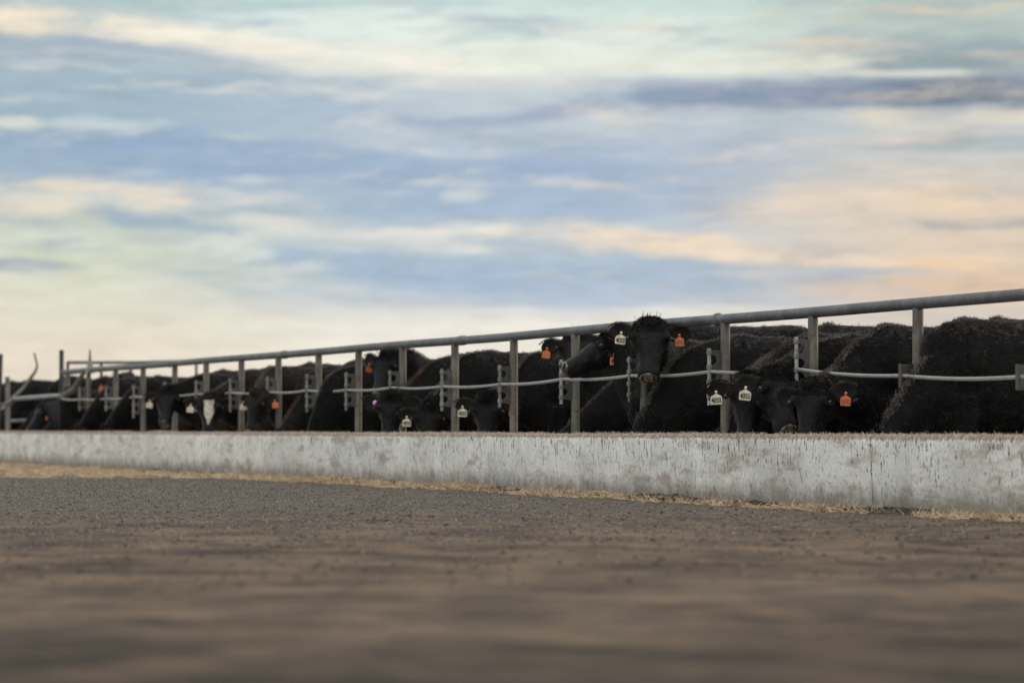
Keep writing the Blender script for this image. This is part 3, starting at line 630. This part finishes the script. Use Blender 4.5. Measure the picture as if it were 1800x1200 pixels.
    off = np.array([mnoise.noise(Vector((x*7, y*7, z*7)))*.007 + mnoise.noise(Vector((x*22+3, y*22, z*14)))*.0045 for x, y, z in co])
    co = co + nr*off[:,None]; me.vertices.foreach_set('co', (co-np.array(base, np.float32)).astype(np.float32).ravel())
    me.polygons.foreach_set('use_smooth', [True]*len(me.polygons)); me.materials.clear(); me.materials.append(M[hide]); me.update(); me.name = 'cow'
    o = link('cow', me, None, base); tag(o, label, 'cow', group); cow_count[0] += 1
    def part(m, name, mat, par=None, smooth=True):
        q = m.obj(name, mat, par or o, smooth); 
        if par is None: q.location = -base
        return q
    # ears: cupped leaves reaching sideways from behind the eyes
    earo = {}; hair = []
    for ei, sy in enumerate((1, -1)):
        droop = math.radians(12+ears[ei]); e = (s*sy*math.cos(droop)-d*.18 - a*.10*0 + Vector((0,0,-1))*math.sin(droop)).normalized()
        face = (d*.55+a*.35+Vector((0,-.4,0))); face = (face-e*face.dot(e)).normalized(); wv = e.cross(face).normalized()
        if wv.z < 0: wv = -wv
        eb = MB(); root_ = H(.035, sy*.108, -.075); L_ = .222*size; rings = []
        for t, w, cup, th in [(0,.030,.0,.028),(.14,.036,.006,.022),(.3,.056,.016,.015),(.5,.072,.022,.012),(.7,.070,.020,.010),(.86,.050,.012,.009),(.96,.026,.005,.007),(1.0,.006,0,.003)]:
            c = root_+e*L_*t; ring = []
            for i in range(16):
                q = 2*math.pi*i/16; u_ = math.cos(q); v_ = math.sin(q)
                ring.append(c + wv*(w*u_*size) + face*((v_*th + cup*(u_*u_-.6)*1.2)*size))
            rings.append(ring)
        eb.loft(rings); q = part(eb, 'ear', M['ear'] if hide == 'black' else M['ear']); earo[sy] = (root_, e, face, wv, L_)
        if coat:        # fringe of hair round the ear
            m_ = 420 if coat > 6000 else 160; tt = rng.random(m_)*.9+.1; sg = np.where(rng.random(m_) < .5, 1., -1.); ww = .070*np.sin(np.clip(tt,0,1)*math.pi*.85)**.6
            E_, F_, W_ = np.array(e), np.array(face), np.array(wv); P = np.array(root_)+E_*(L_*tt)[:,None]+W_*(ww*sg*size)[:,None]
            D = unit(W_*sg[:,None]*.9+E_*(.3+.7*tt[:,None])+rng.normal(0,.3,(m_,3))); Wd = unit(np.cross(D, F_+rng.normal(0,.4,(m_,3))))
            hair.append((blades(P-np.array(base), D, Wd, rng.uniform(.012,.03,m_), np.full(m_,.0045))[0], np.where(rng.random(m_) < .45, 2 if sy == -1 and rustpatch else 3, 0)))  # pale blades paint a lit edge round the ear
    for (sy, kind, txt, yawt, at, drop) in tags:
        root_, e, face, wv, L_ = earo[sy]; w, h = (.092, .080) if kind != 'pink' else (.05, .05)
        if kind == 'orange': w, h = .078, .076
        P0 = root_+e*L_*at+face*.016-Vector((0,0,1))*.030*size+Vector((0,0,-drop))
        cam_dir = Vector((-P0.x, -P0.y, 0)).normalized(); nrm = Matrix.Rotation(math.radians(yawt), 3, 'Z') @ cam_dir; nrm = (nrm+Vector((0,0,.08))).normalized(); P0 = P0+cam_dir*.028
        tl = math.radians(random.uniform(-8, 8)); rx = Vector((0,0,1)).cross(nrm).normalized(); ry = nrm.cross(rx)
        rx, ry = rx*math.cos(tl)+ry*math.sin(tl), ry*math.cos(tl)-rx*math.sin(tl); R = Matrix((rx, ry, nrm)).transposed().to_4x4(); R.translation = P0+nrm*.004-base
        if kind == 'pink':
            pm = MB(); pm.tube([(0,0,0),(0,0,.004),(0,0,.006)], [.026,.026,.02], 16); pm.ball((0,0,.007), (.009,.009,.006)); tme = pm.mesh('ear_tag', M['pink_tag'])
        else: tme = tag_plate(w, h)
        tme.materials.clear(); tme.materials.append(M[{'white':'white_tag','orange':'orange_tag','pink':'pink_tag'}[kind]])
        to = bpy.data.objects.new('ear_tag', tme); C.objects.link(to); to.parent = o; to.matrix_local = R
        to['label'] = {'white':'cream ear tag','orange':'orange ear tag','pink':'pink round ear tag'}[kind] + (' marked '+txt if txt else '')
        if kind != 'pink':
            sb = MB(); sb.tube([(0,.020,.002),(0,.020,.007),(0,.020,.010)], [.011,.011,.007], 12); so = sb.obj('tag_stud', M['white_tag' if kind == 'white' else 'orange_tag'], to)
        if txt:
            no = bpy.data.objects.new('tag_number', text_mesh(txt, (w*.86, h*.54), M['ink' if kind == 'white' else 'faded_ink'], .030 if kind == 'white' else .012)); C.objects.link(no); no.parent = to; no.location = (0, -h*.58, .0042)
    if eyes:
        for sy in (1, -1):
            eb = MB(); eb.ball(H(.140, sy*.147, -.036), .021*size, 12, 8); part(eb, 'eye', M['eye'])
            lb = MB(); ec = H(.140, sy*.143, -.040); n1 = (s*sy*.75+d*.66).normalized(); t1 = n1.cross(a).normalized(); ring = [ec+a*(.022*size*math.cos(q*.524))+t1*(.029*size*math.sin(q*.524))+n1*.007 for q in range(13)]
            lb.tube(ring, .0055*size, 8); part(lb, 'eyelid', M['lid'])
    # wet muzzle pad with two nostrils
    nb = MB(); rings = []
    for x, zt, zb, w in [(.455,-.050,-.100,.040),(.468,-.045,-.112,.060),(.484,-.053,-.126,.066),(.499,-.068,-.136,.060),(.510,-.086,-.138,.044),(.515,-.104,-.130,.022)]:
        rings.append(superring(H(x+.010, 0, (zt+zb)/2), s, d, (w+.008)*size*HT(x), (zt-zb)/2*size+.013, 18, .95))
    nb.loft(rings); no_ = part(nb, 'muzzle', M['nose'])
    for sy in (1, -1):
        q = MB(); pts = [H(.488, sy*.044, -.046), H(.506, sy*.052, -.064), H(.516, sy*.040, -.084)]; q.tube(pts, [.008*size, .017*size, .009*size], 10); part(q, 'nostril', M['nostril'])
    if blaze:
        q = MB(); rings = []; BL = [(.0,.02,.004),(.05,.06,.055),(.10,.088,.062),(.16,.084,.055),(.23,.056,.04),(.30,.030,.03),(.37,.012,.02)]
        top_ = [HEAD[i] for i in range(len(HEAD))]
        for x, w, _ in BL:
            zt = np.interp(x, [h[0] for h in HEAD], [h[1] for h in HEAD]); ww = np.interp(x, [h[0] for h in HEAD], [h[3] for h in HEAD])
            ring = []
            for i in range(9):
                yy = w*(i/4-1); ring.append(H(x, yy, zt+.014-.9*yy*yy/ww))
            for i in range(8, -1, -1):
                yy = w*(i/4-1); ring.append(H(x, yy, zt-.02-.9*yy*yy/ww))
            rings.append(ring)
        q.loft(rings); part(q, 'blaze', M['blaze'])
    # coat hair
    if coat:
        me.calc_loop_triangles(); nt_ = len(me.loop_triangles); tv = np.empty(nt_*3, np.int32); me.loop_triangles.foreach_get('vertices', tv); tv = tv.reshape(-1, 3)
        c0 = np.empty(nv*3, np.float32); me.vertices.foreach_get('co', c0); c0 = c0.reshape(-1, 3); n0 = np.empty(nv*3, np.float32); me.vertices.foreach_get('normal', n0); n0 = n0.reshape(-1, 3)
        A_, B_, C_ = c0[tv[:,0]], c0[tv[:,1]], c0[tv[:,2]]; cen = (A_+B_+C_)/3; ar = np.linalg.norm(np.cross(B_-A_, C_-A_), axis=1); tn = unit(n0[tv].mean(1))
        cd = unit(np.array([-Vw, -U, 0.])); wt = ar*(cen[:,2] > .42)*np.where(tn@cd > -.25, 1., .12)*np.where(tn[:,2] > .55, 2.2, 1.)
        hp = np.array(poll-base); ha = np.array(a); rel = cen-hp; hx = rel@ha; hdist = np.linalg.norm(rel-np.clip(hx,-.05,.5)[:,None]*ha, axis=1); onhead = (hdist < .17*size)&(hx > -.09)
        me.materials.append(M['face']); npol = len(me.polygons); pc = np.empty(npol*3, np.float32); me.polygons.foreach_get('center', pc); pc = pc.reshape(-1, 3)-hp
        px_ = pc@ha; pd = np.linalg.norm(pc-np.clip(px_,-.05,.5)[:,None]*ha, axis=1); me.polygons.foreach_set('material_index', ((pd < .19*size)&(px_ > .10)).astype(np.int32))
        wt = wt*np.where(onhead & (hx < .32), 1.7, 1.); wt = wt*np.where(onhead & (hx > .40), 0., 1.)
        idx = rng.choice(nt_, coat, p=wt/wt.sum()); r1, r2 = np.sqrt(rng.random(coat)), rng.random(coat)
        P = A_[idx]*(1-r1)[:,None]+B_[idx]*(r1*(1-r2))[:,None]+C_[idx]*(r1*r2)[:,None]; Nn = tn[idx]; oh = onhead[idx]; hh = hx[idx]
        fb = np.array(f); lay = np.where(oh[:,None], ha, -fb*.75+np.array([0,0,-.6])); lay = lay-Nn*(lay*Nn).sum(1)[:,None]; lay = unit(lay)
        clump = np.array([[mnoise.noise(Vector((p[0]*14, p[1]*14, p[2]*14+q*9))) for q in range(3)] for p in P])
        lift = np.where(Nn[:,2] > .6, .26, .20); lift = np.where(oh & (hh < .16), .55, lift)
        D = unit(lay*.85+Nn*lift[:,None]+clump*.75+rng.normal(0,.16,(coat,3))); Wd = unit(np.cross(D, Nn+rng.normal(0,.35,(coat,3))))
        Ln = np.where(oh, np.clip(.030-.085*np.maximum(hh, 0), .007, .03), np.where(Nn[:,2] > .6, toplen, .026))*rng.uniform(.6,1.35,coat); Ln = np.where(oh & (hh > .26), .008, Ln)
        tuft = (np.abs(clump[:,0]) > .42)&(Nn[:,2] > .7)&(~oh); Ln = np.where(tuft, Ln*1.3, Ln)
        Vv, Ff = blades(P-Nn*.002, D, Wd, Ln, rng.uniform(.0035,.006,coat)); 
        hair.append((Vv, np.where(rng.random(coat) < np.where(Nn[:,2] > .5, .42, .06)+.2*(clump[:,1] > .2), np.where((Nn[:,2] > .35) & (~oh) & (rng.random(coat) < .5), 3, 1), 0)))  # upward-facing blades get paler fur, with the backlight put into their colour
        m_ = int(coat*.07); ii = rng.integers(0, len(crest)-3, m_); fr = rng.random(m_)          # soft pale fringe, rim light painted along the crest of the neck
        P = np.array([np.array(crest[i].lerp(crest[i+1], q)) for i, q in zip(ii, fr)])-np.array(base)+np.array(l)*rng.normal(0,.045,m_)[:,None]; P[:,2] -= np.abs(rng.normal(0,.008,m_))
        D = unit(np.array([0,0,1.])*.6-fb*.25+rng.normal(0,.42,(m_,3))); Wd = unit(np.cross(D, rng.normal(0,1,(m_,3)))); Vv, Ff = blades(P, D, Wd, rng.uniform(.014,.034,m_), np.full(m_,.0055)); hair.append((Vv, 3))
        if rustpatch:
            m_ = 700; cr = crest[int(n*.35):int(n*.85)]; ii = rng.integers(0, len(cr)-1, m_); fr = rng.random(m_)
            P = np.array([np.array(cr[i].lerp(cr[i+1], q)) for i, q in zip(ii, fr)])-np.array(base)+np.array(l)*rng.normal(0,.05,m_)[:,None]; P[:,2] -= np.abs(rng.normal(0,.012,m_))
            D = unit(np.array([0,0,1])*.8-fb*-.2+rng.normal(0,.5,(m_,3))); Wd = unit(np.cross(D, rng.normal(0,1,(m_,3)))); Vv, Ff = blades(P, D, Wd, rng.uniform(.014,.038,m_), np.full(m_,.006)); hair.append((Vv, 2))
        # forelock
        m_ = 200 if coat > 6000 else 80; P = np.array(poll-base)+np.array(s)*rng.normal(0,.045,m_)[:,None]*size+ha*rng.normal(.0,.03,m_)[:,None]
        P += np.array(d)*.014; cl = np.array([[mnoise.noise(Vector((p[0]*30, p[1]*30, q*7))) for q in range(3)] for p in P])
        D = unit(np.array([0,0,.55])+np.array(d)*.35-ha*.35+cl*1.3+rng.normal(0,.2,(m_,3))); Wd = unit(np.cross(D, rng.normal(0,1,(m_,3)))); Vv, Ff = blades(P, D, Wd, rng.uniform(.02,.05,m_), np.full(m_,.006)); hair.append((Vv, 0))
        VV = np.concatenate([h[0] for h in hair]); me2 = quick_mesh('coat', VV, np.arange(len(VV)).reshape(-1, 3), M['fur_'+fur]); me2.materials.append(M['fur_brown']); me2.materials.append(M['fur_rust']); me2.materials.append(M['fur_rim_light'])
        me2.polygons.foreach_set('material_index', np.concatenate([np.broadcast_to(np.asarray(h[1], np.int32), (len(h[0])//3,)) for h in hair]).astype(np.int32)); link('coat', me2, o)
    return o
NEAR, MID, FAR = dict(coat=30000, voxel=.015), dict(coat=15000, voxel=.018), dict(coat=6000, voxel=.022)
G = 'cattle along the feed bunk'
# right to left along the row
def at_cable(x, y): return atV(x, y, V_CABLE+.02).y
def lipd(u, v=10.50, z=.46): return Vector((v, u, z))
def P_(u, *pts): return [atU(x, y, u) for x, y in pts]
u = at_cable(1606,655)
cow('black cow pushing its thick neck under the cable at the far right', u, 11.20, 1.385, top=P_(u, (1668,578), (1634,616), (1604,658), (1572,708)), poll=atV(1543,766,10.55), psi=5, pitch=80, **NEAR)
u = 27.55
cow('black cow with curly forehead and an orange tag marked 600', u, 11.33, 1.385, top=P_(u, (1545,574), (1502,602), (1464,645)), poll=atV(1425,674,10.57), psi=42, pitch=70, tags=[(1,'orange','600',8,.62,.0)], ears=(-14,4), **NEAR)
cow('black cow looking right with its cream tag on the forward ear', 28.45, 11.35, 1.33, poll=atV(1366,652,10.60), psi=98, pitch=58, top=[atV(1425,604,10.98)], tags=[(-1,'white','4055',6,.62,.0)], ears=(0,4), **NEAR)
u = 29.25
cow('black cow with tousled poll lowering its face in front of the second post', u, 11.35, 1.36, poll=atV(1314,664,10.52), psi=64, pitch=72, top=P_(u, (1396,598), (1350,625)), tags=[(-1,'white','4055',-8,.62,.0)], ears=(0,2), rustpatch=True, **NEAR)
u = at_cable(1163,655)
cow('large black cow with its head down behind the wall between the two middle posts', u, 11.52, 1.40, top=P_(u, (1230,604), (1192,625), (1164,657), (1136,706)), poll=atV(1106,768,10.55), psi=0, pitch=80, **NEAR)
cow('black cow facing the camera with its chin on the cable, poll above the rail', 32.3, 11.40, 1.36, poll=atV(1143,566,10.66), psi=66, pitch=66, roll=-3, hw=1.28, top=[Vector((11.08,32.1,1.42))], tags=[(-1,'white','4055',0,.52,.005),(1,'orange','600',8,.52,.005)], ears=(-2,-8), **NEAR)
cow('black cow in profile with its nose in front of the fence post', 33.0, 11.32, 1.36, poll=atV(1066,590,10.98), psi=2, pitch=26, top=[Vector((11.14,32.95,1.43))], tags=[(1,'orange','600',-22,.5,.03)], ears=(14,0), yaw=4, **NEAR)
cow('black cow raising its head behind the rail with an orange tag against sky', 35.2, 11.75, 1.36, poll=atV(1010,588,11.30), psi=66, pitch=52, top=[Vector((11.55,35.3,1.46))], tags=[(-1,'orange','',0,.72,.0)], ears=(0,0), **MID)
u = 37.0
cow('black cow with a curly face and a cream tag beside an orange tag', u, 11.6, 1.37, poll=atV(855,698,10.84), psi=63, pitch=76, top=P_(u, (930,622), (908,645), (888,672)), tags=[(-1,'white','4055',0,.62,.0),(1,'orange','',20,.62,.0)], ears=(0,-2), **NEAR)
u = 39.1
cow('black cow eating face on with only its brow above the wall and a cream tag', u, 11.5, 1.41, poll=atV(752,712,10.82), psi=66, pitch=78, top=P_(u, (812,624), (794,645), (774,678)), tags=[(-1,'white','4055',-5,.55,.01)], ears=(0,10), **NEAR)
u = 40.15
cow('black cow with a pink round tag lifting its neck against the cable', u, 11.45, 1.39, poll=atV(684,694,10.60), psi=55, pitch=76, top=P_(u, (757,636), (733,658), (710,679)), tags=[(-1,'pink','',0,.25,-.01)], ears=(4,-6), rustpatch=True, **MID)
cow('black cow watching over the row with an orange tag in its cupped ear', 41.6, 11.55, 1.36, poll=atV(677,621,11.02), psi=40, pitch=62, top=[Vector((11.25,41.35,1.47))], tags=[(-1,'orange','',35,.62,.03)], ears=(0,-14), **MID)
cow('black cow standing side on with its head hidden behind the wall left of the rod', 43.1, 11.3, 1.34, top=P_(43.1, (576,660)), poll=lipd(43.3), psi=0, pitch=80, **MID)
u = at_cable(529,690)
cow('black cow whose straight neck slants down to the bunk below the cable', u, 11.15, 1.34, top=P_(u, (551,664), (527,694), (506,728)), poll=atV(488,762,10.5), psi=0, pitch=80, rustpatch=True, **MID)
cow('black cow turning a cheek to the road beneath a cream tag', 46.9, 11.25, 1.36, poll=atV(447,690,10.6), psi=30, pitch=72, top=P_(46.9, (470,648)), tags=[(-1,'white','',0,.7,.0),(1,'orange','',0,.8,-.02)], hide='brown', fur='brown', **MID)
cow('black cow with a white blaze down its face', 49.2, 11.25, 1.36, poll=atV(368,697,10.56), psi=70, pitch=72, tags=[(-1,'white','',0,.6,.0)], blaze=True, hide='brown', fur='brown', **MID)
cow('black cow showing its whole dark face in front of the leftmost feed bars', 51.7, 11.3, 1.34, poll=atV(293,684,10.62), psi=68, pitch=60, tags=[(-1,'white','',0,.6,.02)], ears=(0,8), **MID)
u = 55.3
cow('black cow with a curved neck and a low red tag near the left end', u, 11.2, 1.36, top=P_(u, (240,672), (208,708)), poll=atV(182,750,10.5), psi=0, pitch=76, tags=[(1,'orange','',0,.6,.03)], **FAR)
u = 57.6
cow('bluish black cow reaching down to the bunk at the left end of the rail', u, 11.2, 1.36, top=P_(u, (192,674), (163,706)), poll=atV(136,750,10.5), psi=0, pitch=76, **FAR)
u = 61.2
cow('leftmost cow bending into the bunk with a small orange tag on its neck', u, 11.1, 1.22, top=[Vector((10.95,60.9,1.13))], poll=atV(74,712,10.75), psi=5, pitch=52, tags=[(1,'orange','',0,.5,.03)], **FAR)
# animals standing behind the feeding row
G2 = 'cattle standing behind the feeding row'
B = dict(group=G2, voxel=.020, coat=9000, eyes=False, toplen=.038)
cow('black cow with a tufted back level with the rail at the far right', 26.75, 11.85, 1.42, poll=Vector((10.78,26.6,.45)), pitch=76, **B)
cow('black cow with a spiky muddy back behind the curly faced cow', 30.1, 11.8, 1.46, poll=Vector((10.78,30.2,.45)), pitch=76, **B)
cow('black cow whose rounded rump ends under the rail beside the second post', 34.4, 12.0, 1.585, poll=Vector((10.78,34.6,.45)), pitch=60, **B)
B.update(hide='brown', fur='brown')
cow('brownish cow with its back under the rail behind the slanting neck', 45.6, 11.75, 1.44, poll=Vector((10.78,45.5,.45)), pitch=76, **B)
cow('brownish cow with a sunlit back right of the white faced cow', 48.0, 11.7, 1.43, poll=Vector((10.78,48.0,.45)), pitch=76, **B)
cow('brownish cow with a low back just under the rail above the blaze', 50.4, 11.75, 1.42, poll=Vector((10.78,50.4,.45)), pitch=76, **B)
cow('brownish cow with a long flat back where the rail meets the rear pipe', 53.4, 11.75, 1.42, poll=Vector((10.78,53.4,.45)), pitch=76, **B)
B.update(hide='black', fur='black', coat=4000)
cow('black cow behind the latch spike with an orange tag under the rail', 59.4, 11.7, 1.42, poll=Vector((11.25,58.6,1.40)), psi=60, pitch=45, tags=[(-1,'orange','',0,.7,.0)], **B)
cow('black cow standing behind the brace of the tall gate post', 63.2, 11.9, 1.46, poll=Vector((10.78,63.2,.45)), pitch=76, **B)
cow('dark cow with a bump on its back between gate lever and post', 65.6, 11.7, 1.47, poll=Vector((10.78,65.6,.45)), pitch=76, hump=.05, **B)
cow('dark cow behind the bent gate lever at the left edge', 68.2, 11.5, 1.47, poll=Vector((10.78,68.2,.45)), pitch=76, **B)
cow('farthest dark cow behind the gate uprights', 70.8, 11.6, 1.47, poll=Vector((10.78,70.8,.45)), pitch=76, **B)
print('cows', cow_count[0])
